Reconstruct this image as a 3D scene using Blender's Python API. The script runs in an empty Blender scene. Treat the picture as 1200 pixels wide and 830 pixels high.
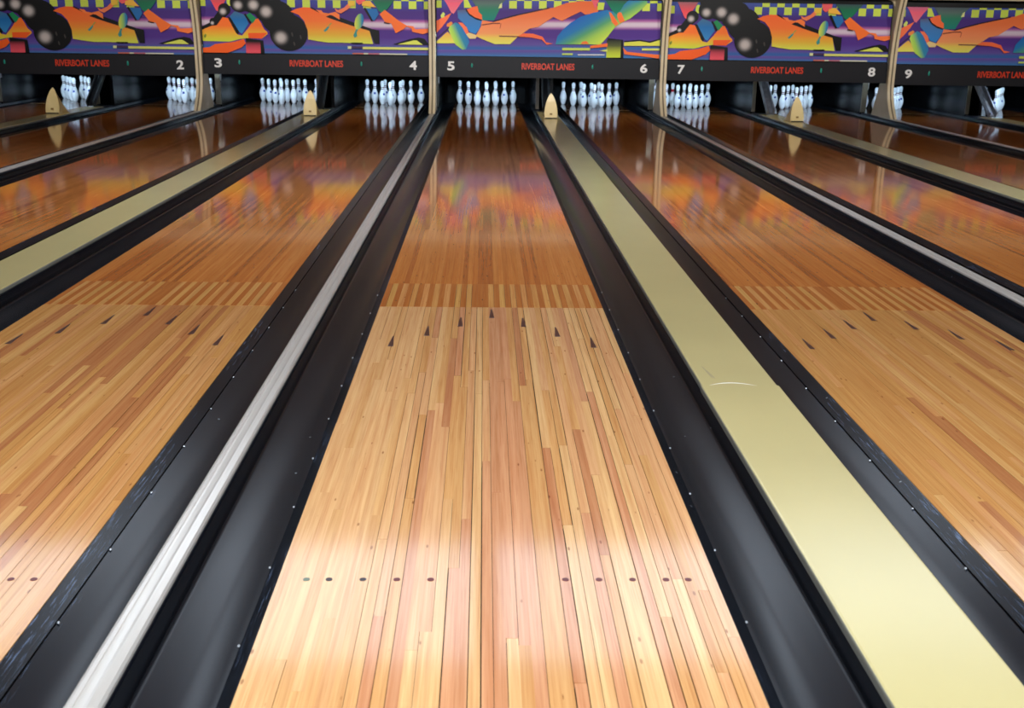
import bpy, bmesh, math, random
from mathutils import Vector, Matrix

random.seed(7)
S = bpy.context.scene
COL = S.collection

# ------------------------------------------------------------------ camera
PITCH, YAW, ROLL, FPX = .2912, .0282, .0143, 1284.75
fw = Vector((math.sin(YAW)*math.cos(PITCH), math.cos(YAW)*math.cos(PITCH), -math.sin(PITCH)))
rt = Vector((math.cos(YAW), -math.sin(YAW), 0)); up = rt.cross(fw)
rt2 = rt*math.cos(ROLL)+up*math.sin(ROLL); up2 = -rt*math.sin(ROLL)+up*math.cos(ROLL)
cd = bpy.data.cameras.new('camera'); cam = bpy.data.objects.new('camera', cd); COL.objects.link(cam)
m = Matrix.Identity(4)
for i in range(3):
    m[i][0] = rt2[i]; m[i][1] = up2[i]; m[i][2] = -fw[i]
m.translation = Vector((-.0419, -.2691, 1.293))
cam.matrix_world = m
cd.sensor_width = 36; cd.lens = 36*FPX/1200; cd.clip_start = .05; cd.clip_end = 100
cd.dof.use_dof = True; cd.dof.focus_distance = 5.0; cd.dof.aperture_fstop = 7.0
S.camera = cam

# ------------------------------------------------------------------ world, lights, exposure
w = bpy.data.worlds.new('world'); S.world = w; w.use_nodes = True
bg = w.node_tree.nodes['Background']; bg.inputs[0].default_value = (.75, .85, 1, 1); bg.inputs[1].default_value = 1.0
S.view_settings.view_transform = 'Standard'; S.view_settings.look = 'None'
S.view_settings.gamma = 1; S.view_settings.use_curve_mapping = False
S.view_settings.exposure = 0.0

def area(name, loc, target, sx, sy, power, color):
    ld = bpy.data.lights.new(name, 'AREA'); ld.shape = 'RECTANGLE'; ld.size = sx; ld.size_y = sy
    ld.energy = power; ld.color = color; ld.spread = math.radians(100)
    o = bpy.data.objects.new(name, ld); COL.objects.link(o); o.location = loc
    d = Vector(target)-Vector(loc); o.rotation_euler = d.to_track_quat('-Z', 'Y').to_euler()
    return o
# daylight coming in over the approach from behind the bowler
area('daylight', (0, -2.2, 2.7), (0, 4.5, 0), 2.6, 1.2, 168, (.80, .90, 1))

# ------------------------------------------------------------------ materials
def lin(c, a=1.0):
    r = []
    for v in c:
        v = v/255.0
        r.append(v/12.92 if v <= .04045 else ((v+.055)/1.055)**2.4)
    return (r[0], r[1], r[2], a)

def nmat(name):
    mt = bpy.data.materials.new(name); mt.use_nodes = True
    nt = mt.node_tree; return mt, nt, nt.nodes['Principled BSDF']

def N(nt, t, **k):
    n = nt.nodes.new(t)
    for a, b in k.items(): setattr(n, a, b)
    return n

def simple(name, rgb, rough=.5, metal=0., spec=.5, vary=.08, scale=6., stretch=(1, 1, 1), bump=0.):
    """plain colour with a little tonal variation"""
    mt, nt, p = nmat(name)
    tc = N(nt, 'ShaderNodeTexCoord'); mp = N(nt, 'ShaderNodeMapping'); mp.inputs['Scale'].default_value = stretch
    nz = N(nt, 'ShaderNodeTexNoise'); nz.inputs['Scale'].default_value = scale; nz.inputs['Detail'].default_value = 5
    nt.links.new(tc.outputs['Object'], mp.inputs[0]); nt.links.new(mp.outputs[0], nz.inputs[0])
    rp = N(nt, 'ShaderNodeValToRGB'); c = lin(rgb)
    rp.color_ramp.elements[0].position = .3; rp.color_ramp.elements[1].position = .7
    rp.color_ramp.elements[0].color = (c[0]*(1-vary), c[1]*(1-vary), c[2]*(1-vary), 1)
    rp.color_ramp.elements[1].color = (min(1, c[0]*(1+vary)), min(1, c[1]*(1+vary)), min(1, c[2]*(1+vary)), 1)
    nt.links.new(nz.outputs[0], rp.inputs[0]); nt.links.new(rp.outputs[0], p.inputs['Base Color'])
    p.inputs['Roughness'].default_value = rough; p.inputs['Metallic'].default_value = metal
    p.inputs['Specular IOR Level'].default_value = spec
    if bump:
        b = N(nt, 'ShaderNodeBump'); b.inputs['Strength'].default_value = bump; b.inputs['Distance'].default_value = .01
        nt.links.new(nz.outputs[0], b.inputs['Height']); nt.links.new(b.outputs[0], p.inputs['Normal'])
    return mt

def wood(name, source, dark, rough=.10, spec=.5, bump=.02):
    """varnished strip wood; 'source' gives each board its own tint (object colour or colour attribute)"""
    mt, nt, p = nmat(name)
    L = nt.links.new
    geo = N(nt, 'ShaderNodeNewGeometry')
    if source == 'object':
        oi = N(nt, 'ShaderNodeObjectInfo'); tint = oi.outputs['Color']; rnd = oi.outputs['Random']
        cmb = N(nt, 'ShaderNodeCombineXYZ'); ml = N(nt, 'ShaderNodeMath', operation='MULTIPLY'); ml.inputs[1].default_value = 37
        L(rnd, ml.inputs[0]); L(ml.outputs[0], cmb.inputs[0]); L(ml.outputs[0], cmb.inputs[2])
        add = N(nt, 'ShaderNodeVectorMath', operation='ADD'); L(geo.outputs['Position'], add.inputs[0]); L(cmb.outputs[0], add.inputs[1]); vec = add.outputs[0]
    else:
        at = N(nt, 'ShaderNodeAttribute', attribute_name='tint'); tint = at.outputs['Color']; vec = geo.outputs['Position']
    mp = N(nt, 'ShaderNodeMapping'); mp.inputs['Scale'].default_value = (70, 1.3, 70); L(vec, mp.inputs[0])
    n1 = N(nt, 'ShaderNodeTexNoise'); n1.inputs['Scale'].default_value = 1.0; n1.inputs['Detail'].default_value = 6; n1.inputs['Roughness'].default_value = .6; L(mp.outputs[0], n1.inputs[0])
    mp2 = N(nt, 'ShaderNodeMapping'); mp2.inputs['Scale'].default_value = (260, 5, 260); L(vec, mp2.inputs[0])
    n2 = N(nt, 'ShaderNodeTexNoise'); n2.inputs['Scale'].default_value = 1.0; n2.inputs['Detail'].default_value = 3; L(mp2.outputs[0], n2.inputs[0])
    r1 = N(nt, 'ShaderNodeMapRange'); r1.inputs[1].default_value = .35; r1.inputs[2].default_value = .7; r1.inputs[3].default_value = 0; r1.inputs[4].default_value = dark; L(n1.outputs[0], r1.inputs[0])
    mx = N(nt, 'ShaderNodeMix', data_type='RGBA', blend_type='MULTIPLY'); L(r1.outputs[0], mx.inputs[0]); L(tint, mx.inputs[6]); mx.inputs[7].default_value = lin((205, 150, 110))
    r2 = N(nt, 'ShaderNodeMapRange'); r2.inputs[1].default_value = .5; r2.inputs[2].default_value = .8; r2.inputs[3].default_value = 0; r2.inputs[4].default_value = .35; L(n2.outputs[0], r2.inputs[0])
    mx2 = N(nt, 'ShaderNodeMix', data_type='RGBA', blend_type='MULTIPLY'); L(r2.outputs[0], mx2.inputs[0]); L(mx.outputs[2], mx2.inputs[6]); mx2.inputs[7].default_value = lin((190, 135, 95))
    # small knots and dings
    mp3 = N(nt, 'ShaderNodeMapping'); mp3.inputs['Scale'].default_value = (22, 7, 22); L(vec, mp3.inputs[0])
    vo = N(nt, 'ShaderNodeTexVoronoi'); vo.inputs['Scale'].default_value = 1.0; L(mp3.outputs[0], vo.inputs[0])
    r3 = N(nt, 'ShaderNodeMapRange'); r3.inputs[1].default_value = .05; r3.inputs[2].default_value = .09; r3.inputs[3].default_value = .6; r3.inputs[4].default_value = 0; L(vo.outputs['Distance'], r3.inputs[0])
    mx3 = N(nt, 'ShaderNodeMix', data_type='RGBA', blend_type='MULTIPLY'); L(r3.outputs[0], mx3.inputs[0]); L(mx2.outputs[2], mx3.inputs[6]); mx3.inputs[7].default_value = lin((140, 85, 50))
    L(mx3.outputs[2], p.inputs['Base Color'])
    nb = N(nt, 'ShaderNodeTexNoise'); nb.inputs['Scale'].default_value = 1.0; nb.inputs['Detail'].default_value = 2
    mp4 = N(nt, 'ShaderNodeMapping'); mp4.inputs['Scale'].default_value = (30, 1.5, 30); L(geo.outputs['Position'], mp4.inputs[0]); L(mp4.outputs[0], nb.inputs[0])
    b = N(nt, 'ShaderNodeBump'); b.inputs['Strength'].default_value = bump; b.inputs['Distance'].default_value = .003
    L(nb.outputs[0], b.inputs['Height']); L(b.outputs[0], p.inputs['Normal'])
    p.inputs['Roughness'].default_value = rough; p.inputs['Specular IOR Level'].default_value = spec
    return mt

def gutter_material():
    """black moulded gutter with grey-blue scuffs along its lips"""
    mt, nt, p = nmat('black_gutter')
    L = nt.links.new
    geo = N(nt, 'ShaderNodeNewGeometry'); at = N(nt, 'ShaderNodeAttribute', attribute_name='tint')
    mp = N(nt, 'ShaderNodeMapping'); mp.inputs['Scale'].default_value = (220, 9, 220); L(geo.outputs['Position'], mp.inputs[0])
    nz = N(nt, 'ShaderNodeTexNoise'); nz.inputs['Scale'].default_value = 1; nz.inputs['Detail'].default_value = 6; nz.inputs['Roughness'].default_value = .7; L(mp.outputs[0], nz.inputs[0])
    n2 = N(nt, 'ShaderNodeTexNoise'); n2.inputs['Scale'].default_value = 1.3; n2.inputs['Detail'].default_value = 2; L(geo.outputs['Position'], n2.inputs[0])
    r = N(nt, 'ShaderNodeMapRange'); r.inputs[1].default_value = .55; r.inputs[2].default_value = .75; L(nz.outputs[0], r.inputs[0])
    r2 = N(nt, 'ShaderNodeMapRange'); r2.inputs[1].default_value = .42; r2.inputs[2].default_value = .62; L(n2.outputs[0], r2.inputs[0])
    m1 = N(nt, 'ShaderNodeMath', operation='MULTIPLY'); L(r.outputs[0], m1.inputs[0]); L(r2.outputs[0], m1.inputs[1])
    m2 = N(nt, 'ShaderNodeMath', operation='MULTIPLY', use_clamp=True); L(m1.outputs[0], m2.inputs[0]); L(at.outputs['Fac'], m2.inputs[1])
    mx = N(nt, 'ShaderNodeMix', data_type='RGBA'); L(m2.outputs[0], mx.inputs[0]); mx.inputs[6].default_value = lin((16, 19, 25)); mx.inputs[7].default_value = lin((110, 128, 160))
    sp = N(nt, 'ShaderNodeTexVoronoi'); sp.inputs['Scale'].default_value = 9; L(geo.outputs['Position'], sp.inputs[0])
    r3 = N(nt, 'ShaderNodeMapRange'); r3.inputs[1].default_value = .03; r3.inputs[2].default_value = .045; r3.inputs[3].default_value = .6; r3.inputs[4].default_value = 0; L(sp.outputs['Distance'], r3.inputs[0])
    mx2 = N(nt, 'ShaderNodeMix', data_type='RGBA'); L(r3.outputs[0], mx2.inputs[0]); L(mx.outputs[2], mx2.inputs[6]); mx2.inputs[7].default_value = lin((130, 135, 140))
    L(mx2.outputs[2], p.inputs['Base Color'])
    rr = N(nt, 'ShaderNodeMapRange'); rr.inputs[3].default_value = .19; rr.inputs[4].default_value = .28; L(n2.outputs[0], rr.inputs[0]); L(rr.outputs[0], p.inputs['Roughness'])
    p.inputs['Specular IOR Level'].default_value = .3
    return mt

M = dict(
    maple=wood('maple', 'object', .5), maple_joined=wood('maple_strips', 'attr', .5), pine=wood('pine_strips', 'attr', .5, .078, .7, .004),
    gutter=gutter_material(),
    dark_core=simple('lane_core', (40, 24, 14), .8),
    inlay=simple('dark_inlay', (70, 32, 20), .3, vary=.2, scale=40), inlay_red=simple('red_dowel', (95, 30, 28), .3), inlay_green=simple('grey_green_dowel', (105, 118, 100), .3),
    inlay_black=simple('black_dowel', (40, 30, 38), .3),
    alu=simple('aluminium_cap', (208, 203, 196), .26, .4, vary=.03, scale=3, stretch=(30, 1, 30)),
    alu_groove=simple('aluminium_groove', (120, 125, 135), .4, .6),
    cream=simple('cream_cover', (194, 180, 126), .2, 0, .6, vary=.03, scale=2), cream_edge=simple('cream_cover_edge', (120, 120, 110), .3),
    cream_scratch=simple('pale_scratch', (235, 232, 215), .5), dark_scratch=simple('dark_scratch', (110, 98, 70), .5),
    side_black=simple('black_side', (22, 27, 38), .45, 0, .3),
    hood=simple('hood_plastic', (232, 205, 140), .35, vary=.04), hood_mark=simple('hood_mark', (150, 115, 60), .5), hood_dark=simple('hood_base_dark', (25, 20, 15), .7),
    beige=simple('beige_post', (176, 160, 134), .45, vary=.05), beige_hi=simple('beige_trim', (214, 196, 160), .4), beige_lo=simple('beige_groove', (110, 95, 72), .5),
    kick=simple('kickback_laminate', (8, 8, 10), .2, spec=.2), kick_edge=simple('kickback_front_edge', (88, 78, 62), .5),
    fascia=simple('fascia_black', (27, 27, 31), .5, 0, .3, vary=.05), frame=simple('frame_black', (10, 10, 12), .5, 0, .25),
    white=simple('numeral_white', (240, 238, 235), .4, vary=.01), red=simple('lettering_red', (228, 62, 28), .4, vary=.02), teal=simple('teal_lens', (40, 150, 130), .25),
    pin=simple('pin_white', (238, 240, 244), .22, vary=.01), band=simple('pin_band', (96, 14, 26), .3), emblem=simple('pin_emblem_blue', (40, 66, 150), .3), band_bright=simple('pin_band_red', (215, 20, 50), .3),
    steel=simple('scuffed_steel', (150, 146, 150), .3, .8, vary=.25, scale=14), blackp=simple('black_machinery', (14, 14, 16), .5),
    curtain=simple('pit_curtain', (8, 8, 10), .9), screw=simple('screw_head', (170, 172, 176), .35, .6),
    wall=simple('painted_wall', (112, 84, 60), .8, vary=.03), ceil=simple('ceiling_tile', (205, 205, 200), .9, vary=.03), back=simple('back_wall', (190, 185, 175), .8),
    pit=simple('pit_wall', (10, 10, 11), .9), concrete=simple('concrete', (70, 68, 66), .9, vary=.15), foul=simple('foul_line', (18, 18, 18), .4), approach=simple('approach_maple', (205, 160, 105), .25, vary=.15, scale=1, stretch=(35, .8, 1)),
    lampbody=simple('lamp_body', (225, 225, 225), .5),
)
def emis(name, rgb, s):
    mt, nt, p = nmat(name)
    p.inputs['Base Color'].default_value = (1, 1, 1, 1)
    p.inputs['Emission Color'].default_value = (*rgb, 1); p.inputs['Emission Strength'].default_value = s
    return mt
M['tube_cool'] = emis('tube_glow', (.56, .79, 1), 440)
M['lamp_near'] = emis('lamp_glow_cool', (.82, .91, 1), 16)
M['lamp_far'] = emis('lamp_glow_neutral', (.72, .85, 1), 3.4)

# flat print: colours come from the mesh's colour attribute
mp_, nt_, p_ = nmat('printed_ink')
a_ = N(nt_, 'ShaderNodeAttribute', attribute_name='ink'); nt_.links.new(a_.outputs['Color'], p_.inputs['Base Color'])
p_.inputs['Roughness'].default_value = .5; p_.inputs['Specular IOR Level'].default_value = .25
M['ink'] = mp_

# ------------------------------------------------------------------ helpers
def link(o, parent=None):
    COL.objects.link(o)
    if parent is not None: o.parent = parent
    return o
def obj(name, me, mat=None, parent=None, loc=None):
    if isinstance(me, bmesh.types.BMesh):
        x = bpy.data.meshes.new(name); me.to_mesh(x); me.free(); me = x
    if mat is not None and not me.materials: me.materials.append(mat)
    o = bpy.data.objects.new(name, me); link(o, parent)
    if loc: o.location = loc
    return o
def tag(o, label=None, cat=None, group=None, kind=None):
    if label: o['label'] = label
    if cat: o['category'] = cat
    if group: o['group'] = group
    if kind: o['kind'] = kind
    return o
def thing(name, loc, label, cat, group=None):
    o = bpy.data.objects.new(name, None); o.empty_display_size = .1; COL.objects.link(o); o.location = loc
    return tag(o, label, cat, group)
def box(bm, x0, x1, y0, y1, z0, z1, mi=0):
    v = [bm.verts.new(c) for c in ((x0,y0,z0),(x1,y0,z0),(x1,y1,z0),(x0,y1,z0),(x0,y0,z1),(x1,y0,z1),(x1,y1,z1),(x0,y1,z1))]
    fs = []
    for q in ((0,3,2,1),(4,5,6,7),(0,1,5,4),(1,2,6,5),(2,3,7,6),(3,0,4,7)):
        f = bm.faces.new([v[i] for i in q]); f.material_index = mi; fs.append(f)
    return fs
def boxo(name, x0, x1, y0, y1, z0, z1, mat, parent=None, bevel=0):
    bm = bmesh.new(); box(bm, x0, x1, y0, y1, z0, z1)
    if bevel: bmesh.ops.bevel(bm, geom=bm.edges[:], offset=bevel, segments=2, affect='EDGES')
    return obj(name, bm, mat, parent)
def extrude_profile(bm, pts, ys, closed=False, xf=None, smooth=False):
    """sweep an x,z profile along y"""
    rings = []
    for y in ys:
        rings.append([bm.verts.new((p[0], y, p[1])) for p in pts])
    n = len(pts)
    for a, b in zip(rings[:-1], rings[1:]):
        for i in range(n if closed else n-1):
            j = (i+1) % n
            f = bm.faces.new((a[i], b[i], b[j], a[j])); f.smooth = smooth
    if closed:
        bm.faces.new(rings[0]); bm.faces.new(rings[-1][::-1])
    return rings
def lathe(bm, prof, seg=24, z0=-1e9, z1=1e9, a0=0., a1=2*math.pi, off=0.):
    """prof: (z,r); optional angular patch"""
    full = abs(a1-a0-2*math.pi) < 1e-6
    n = seg if full else seg+1
    rings = []
    for z, r in prof:
        if z < z0-1e-9 or z > z1+1e-9: continue
        rr = max(r+off, 1e-5)
        rings.append([bm.verts.new((rr*math.cos(a0+(a1-a0)*i/seg), rr*math.sin(a0+(a1-a0)*i/seg), z)) for i in range(n)])
    for a, b in zip(rings[:-1], rings[1:]):
        for i in range(seg):
            j = (i+1) % n
            f = bm.faces.new((a[i], a[j], b[j], b[i])); f.smooth = True
    return rings

# ------------------------------------------------------------------ layout constants (metres)
LW = 1.0668; HW = LW/2; WIDE = 1.7801; NARROW = 1.583; BW = LW/39
CX = {5: 0., 6: WIDE, 7: WIDE+NARROW, 8: 2*WIDE+NARROW, 9: 2*WIDE+2*NARROW, 10: 3*WIDE+2*NARROW,
      4: -NARROW, 3: -NARROW-WIDE, 2: -2*NARROW-WIDE, 1: -2*NARROW-2*WIDE}
CAP_H = .0568; CAP_W = .0708; COV_W = .2797
Y_DOT, Y_SPL, Y_FING, Y_DECK, Y_HEAD, Y_END, Y_MASK = 2.13, 4.82, 5.31, 17.80, 18.288, 19.35, 16.25
GW = NARROW/2-HW-CAP_W/2      # gutter width
XL, XR, CEIL = -8.35, 9.85, 3.3

# ------------------------------------------------------------------ the setting
def struct(name, *a, **k):
    o = boxo(name, *a, **k); o['kind'] = 'structure'; return o
struct('floor', XL, XR, -6, 21, -.3, -.2, M['concrete'])
struct('floor_approach', XL, XR, -6, 0, -.19, 0, M['approach'])
struct('trim_1', XL, XR, -.03, .02, -.02, .001, M['foul'])
struct('ceiling', XL, XR, -6, 21, CEIL, CEIL+.1, M['ceil'])
struct('wall_left', XL-.1, XL, -6, 21, -.3, CEIL, M['wall'])
struct('wall_right', XR, XR+.1, -6, 21, -.3, CEIL, M['wall'])
struct('wall_back', XL, XR, -6.1, -6, -.3, CEIL, M['back'])
struct('wall_pit', XL, XR, 20.9, 21, -.3, CEIL, M['pit'])
struct('wall_front', XL, XR, Y_MASK+.105, Y_MASK+.2, 1.735, CEIL, M['wall'])

# ------------------------------------------------------------------ ceiling lights
def ceiling_light(x, y, mat, label, sx=1.2, sy=.6):
    t = thing('ceiling_light', (x, y, CEIL), label, 'light', 'recessed ceiling lights')
    bm = bmesh.new()
    for a in ((-sx/2-.04, -sx/2, -sy/2-.04, sy/2+.04), (sx/2, sx/2+.04, -sy/2-.04, sy/2+.04), (-sx/2, sx/2, -sy/2-.04, -sy/2), (-sx/2, sx/2, sy/2, sy/2+.04)):
        box(bm, *a, -.03, -.001)
    obj('frame', bm, M['lampbody'], t)
    bm = bmesh.new(); box(bm, -sx/2, sx/2, -sy/2, sy/2, -.02, -.002); obj('diffuser', bm, mat, t)
for i, x in enumerate((-3.6, -1.2, 1.2, 3.6)):
    ceiling_light(x, 1.6, M['lamp_near'], 'square white ceiling light above the near end of the lanes, %s' % ('leftmost of four', 'second from left', 'second from right', 'rightmost of four')[i])
for i, x in enumerate((-6.0, -3.6, -1.2, 1.2, 3.6, 6.0, 8.2)):
    ceiling_light(x, 7.9, M['lamp_far'], 'large pale ceiling light above the middle of the lanes, %s' % ('leftmost of seven', 'second from left', 'third from left', 'central one', 'third from right', 'second from right', 'rightmost of seven')[i], 2.2, 1.9)
def add_fill_spot(x, where, power):
    """unseen fill lamp, added under the ceiling to brighten one masking unit"""
    t = thing('added_spot', (x, 11.6, CEIL), 'added unseen black fill lamp aimed at the masking unit over lanes %s' % where, 'added_spot', 'added ceiling fill lamps')
    boxo('mount', -.03, .03, -.03, .03, -.12, -.001, M['frame'], t)
    d = Vector((0, Y_MASK-11.6, 1.55-(CEIL-.2)))
    bm = bmesh.new(); bmesh.ops.create_cone(bm, cap_ends=True, segments=20, radius1=.07, radius2=.055, depth=.2)
    o = obj('lamp_head', bm, M['frame'], t, (0, 0, -.2)); o.rotation_euler = d.to_track_quat('-Z', 'Y').to_euler()
    ld = bpy.data.lights.new('spot', 'SPOT'); ld.energy = SPOT_W*power; ld.color = (1, .96, .9); ld.spot_size = math.radians(62); ld.spot_blend = .9; ld.shadow_soft_size = .06
    l = bpy.data.objects.new('bulb', ld); link(l, t); l.location = Vector((0, 0, -.2))+d.normalized()*.13; l.rotation_euler = o.rotation_euler
SPOT_W = 520
for a, b, w_ in ((1, 2, 'one and two'), (3, 4, 'three and four'), (5, 6, 'five and six'), (7, 8, 'seven and eight'), (9, 10, 'nine and ten')):
    add_fill_spot((CX[a]+CX[b])/2, w_, {1: .5, 3: .9, 5: 1.05, 7: .85, 9: .6}[a])  # added light on the artwork, weaker over the outer units

# ------------------------------------------------------------------ lanes
WORD = {1: 'one', 2: 'two', 3: 'three', 4: 'four', 5: 'five', 6: 'six', 7: 'seven', 8: 'eight', 9: 'nine', 10: 'ten'}
ORD = {1: 'first', 2: 'second', 3: 'third', 4: 'fourth', 5: 'fifth', 6: 'sixth', 7: 'seventh', 8: 'eighth', 9: 'ninth', 10: 'tenth'}
LANE_WHERE = {1: 'at the left edge, under the first graphic panel', 2: 'running to the white numeral two', 3: 'running to the white numeral three', 4: 'running to the white numeral four',
              5: 'in the middle, running to the white numeral five', 6: 'running to the white numeral six', 7: 'running to the white numeral seven', 8: 'running to the white numeral eight', 9: 'running to the white numeral nine',
              10: 'at the far right edge, right of the lane to numeral nine'}
def maple_tint(u, n):
    """u: 0..1 across the lane"""
    pale = (222, 178, 122); peach = (216, 166, 116); pink = (204, 148, 106); gold = (210, 160, 102); brown = (192, 134, 92)
    mid = math.exp(-((u-.55)/.27)**2)
    r = random.random()
    if n == 5:
        if u < .23: c = (221, 175, 121) if random.random() < .6 else (217, 169, 112)
        elif r < .45*mid: c = pink
        elif r < .62*mid+.03: c = brown if random.random() < .35 else peach
        elif r < .75: c = pale if random.random() < .6 else peach
        else: c = gold
    else:
        c = gold if r < .5 else (peach if r < .75 else (brown if r < .93 else pale))
        c = (c[0]*.97, c[1]*.94, c[2]*.84)
    k = random.uniform(.96, 1.04)
    return tuple(min(1, v*k) for v in lin(c)[:3])
def pine_tint():
    c = random.choice([(204, 128, 60), (202, 126, 58), (206, 131, 62), (198, 121, 55), (180, 105, 48), (207, 133, 65)])
    k = random.uniform(.96, 1.04)
    return tuple(v*k for v in lin(c)[:3])
def tint_mesh(name, boards, mat, parent, z=0.):
    """boards: (x0,x1,y0,y1,color) all in one mesh"""
    bm = bmesh.new(); cl = bm.loops.layers.float_color.new('tint')
    for x0, x1, y0, y1, c in boards:
        zz = z-random.uniform(0, .0003)
        v = [bm.verts.new(p) for p in ((x0,y0,zz),(x1,y0,zz),(x1,y1,zz),(x0,y1,zz),(x0,y0,zz-.01),(x1,y0,zz-.01),(x1,y1,zz-.01),(x0,y1,zz-.01))]
        for q in ((0,1,2,3),(0,4,5,1),(1,5,6,2),(2,6,7,3),(3,7,4,0)):
            f = bm.faces.new([v[i] for i in q])
            for l in f.loops: l[cl] = (*c, 1)
    return obj(name, bm, mat, parent)
def tri_mesh(wd, ln):
    bm = bmesh.new()
    a = [bm.verts.new(p) for p in ((-wd/2, -ln/2, 0), (wd/2, -ln/2, 0), (wd*.12, ln/2, 0), (-wd*.12, ln/2, 0))]
    b = [bm.verts.new((v.co.x, v.co.y, -.004)) for v in a]
    bm.faces.new(a)
    for i in range(4): bm.faces.new((a[i], b[i], b[(i+1) % 4], a[(i+1) % 4]))
    x = bpy.data.meshes.new('arrow'); bm.to_mesh(x); bm.free(); x.materials.append(M['inlay']); return x
def dot_mesh(r, mat):
    bm = bmesh.new(); bmesh.ops.create_cone(bm, cap_ends=True, segments=20, radius1=r, radius2=r, depth=.004)
    bmesh.ops.translate(bm, verts=bm.verts, vec=(0, 0, -.002))
    x = bpy.data.meshes.new('dowel'); bm.to_mesh(x); bm.free(); x.materials.append(mat); return x
ARROW = tri_mesh(.024, .155); DOTS = {k: dot_mesh(.0085, M[k]) for k in ('inlay_red', 'inlay_green', 'inlay_black')}

def lane(n):
    cx = CX[n]; near = n in (4, 5, 6)
    t = thing('bowling_lane', (cx, 0, 0), 'glossy strip-wood bowling lane %s' % LANE_WHERE[n], 'lane', 'bowling lanes')
    boxo('lane_core', -HW, HW, .02, Y_END, -.10, -.0125, M['dark_core'], t)
    joined = []; pine = []
    for c in range(39):
        x0 = -HW+c*BW; x1 = x0+BW
        yend = Y_FING if c % 2 == 1 and c != 17 else Y_SPL
        y = .02; first = True
        while y < yend-.001:
            ln = random.uniform(.7, 2.4) if not first else random.uniform(.3, 2.0)
            first = False
            y1 = y+ln
            if y < Y_SPL-.01 and Y_SPL-y1 < .45: y1 = Y_SPL      # every board ends at the splice line
            if y > Y_SPL-.01: y1 = yend
            col = maple_tint(c/38., n)
            if y > Y_SPL-.01: col = tuple(v*random.uniform(.94, 1.05) for v in lin((214, 158, 90))[:3])
            gl = gr = .0002; ge = .0003
            if near:      # worn joints: some open and dark, some tight
                wear = (.14 if c < 8 else .42) if n == 5 else .16
                gl = random.uniform(.0009, .0016) if random.random() < wear else 0
                gr = random.uniform(.0009, .0016) if random.random() < wear else 0
                ge = random.choice((.0001, .0001, .001)) if y1 < Y_SPL-.01 else .0014
            if near:
                bm = bmesh.new(); box(bm, x0+gl, x1-gr, y+ge, y1-ge, -.012, 0)
                o = obj('board', bm, M['maple'], t, (0, 0, -random.uniform(0, .0004))); o.color = (*col, 1)
            else: joined.append((x0+gl, x1-gr, y+.0004, y1-.0004, col))
            y = y1
        y = yend+.0015
        while y < Y_DECK-.01:
            y1 = min(y+random.uniform(1.5, 4.5), Y_DECK)
            if Y_DECK-y1 < .8: y1 = Y_DECK
            c3 = pine_tint()
            if y < Y_FING-.1: y1 = Y_FING; c3 = lin((188, 116, 56))[:3]      # short dark fingers at the splice
            pine.append((x0+.0002, x1-.0002, y, y1-.0005, c3)); y = y1
    if joined: tag(tint_mesh('maple_boards', joined, M['maple_joined'], t), kind='stuff')
    tag(tint_mesh('pine_boards', pine, M['pine'], t), kind='stuff')
    deck = [(-HW+c*BW+.0002, -HW+(c+1)*BW-.0002, Y_DECK+.03, Y_END, tuple(v*random.uniform(.85, 1.1) for v in lin((112, 66, 34))[:3])) for c in range(39)]
    tag(tint_mesh('pin_deck', deck, M['pine'], t), kind='stuff')
    boxo('deck_strip', -HW, HW, Y_DECK+.001, Y_DECK+.029, -.01, .0006, simple_gold, t)
    # inlaid arrows and dots
    if n in (3, 4, 5, 6, 7):
        for k in range(-3, 4):
            a = bpy.data.objects.new('aiming_arrow', ARROW); link(a, t)
            a.location = (k*.1422, 4.697-abs(k)*.1465-(.004*k*k), .0006)
        for s in (-1, 1):
            for i, b in enumerate((3, 5, 8, 11, 14)):
                mk = 'inlay_red'
                if n == 5 and s == -1: mk = ('inlay_green', 'inlay_black', 'inlay_black', 'inlay_red', 'inlay_red')[i]
                d = bpy.data.objects.new('dot', DOTS[mk]); link(d, t)
                d.location = (s*(HW-(b-.5)*BW), Y_DOT, .0006)
                if n == 5 and s == -1 and i < 2: tag(d, ('grey green dot', 'black dot')[i])
simple_gold = simple('deck_strip_gold', (150, 118, 62), .3)
for n in range(1, 11): lane(n)

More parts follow.
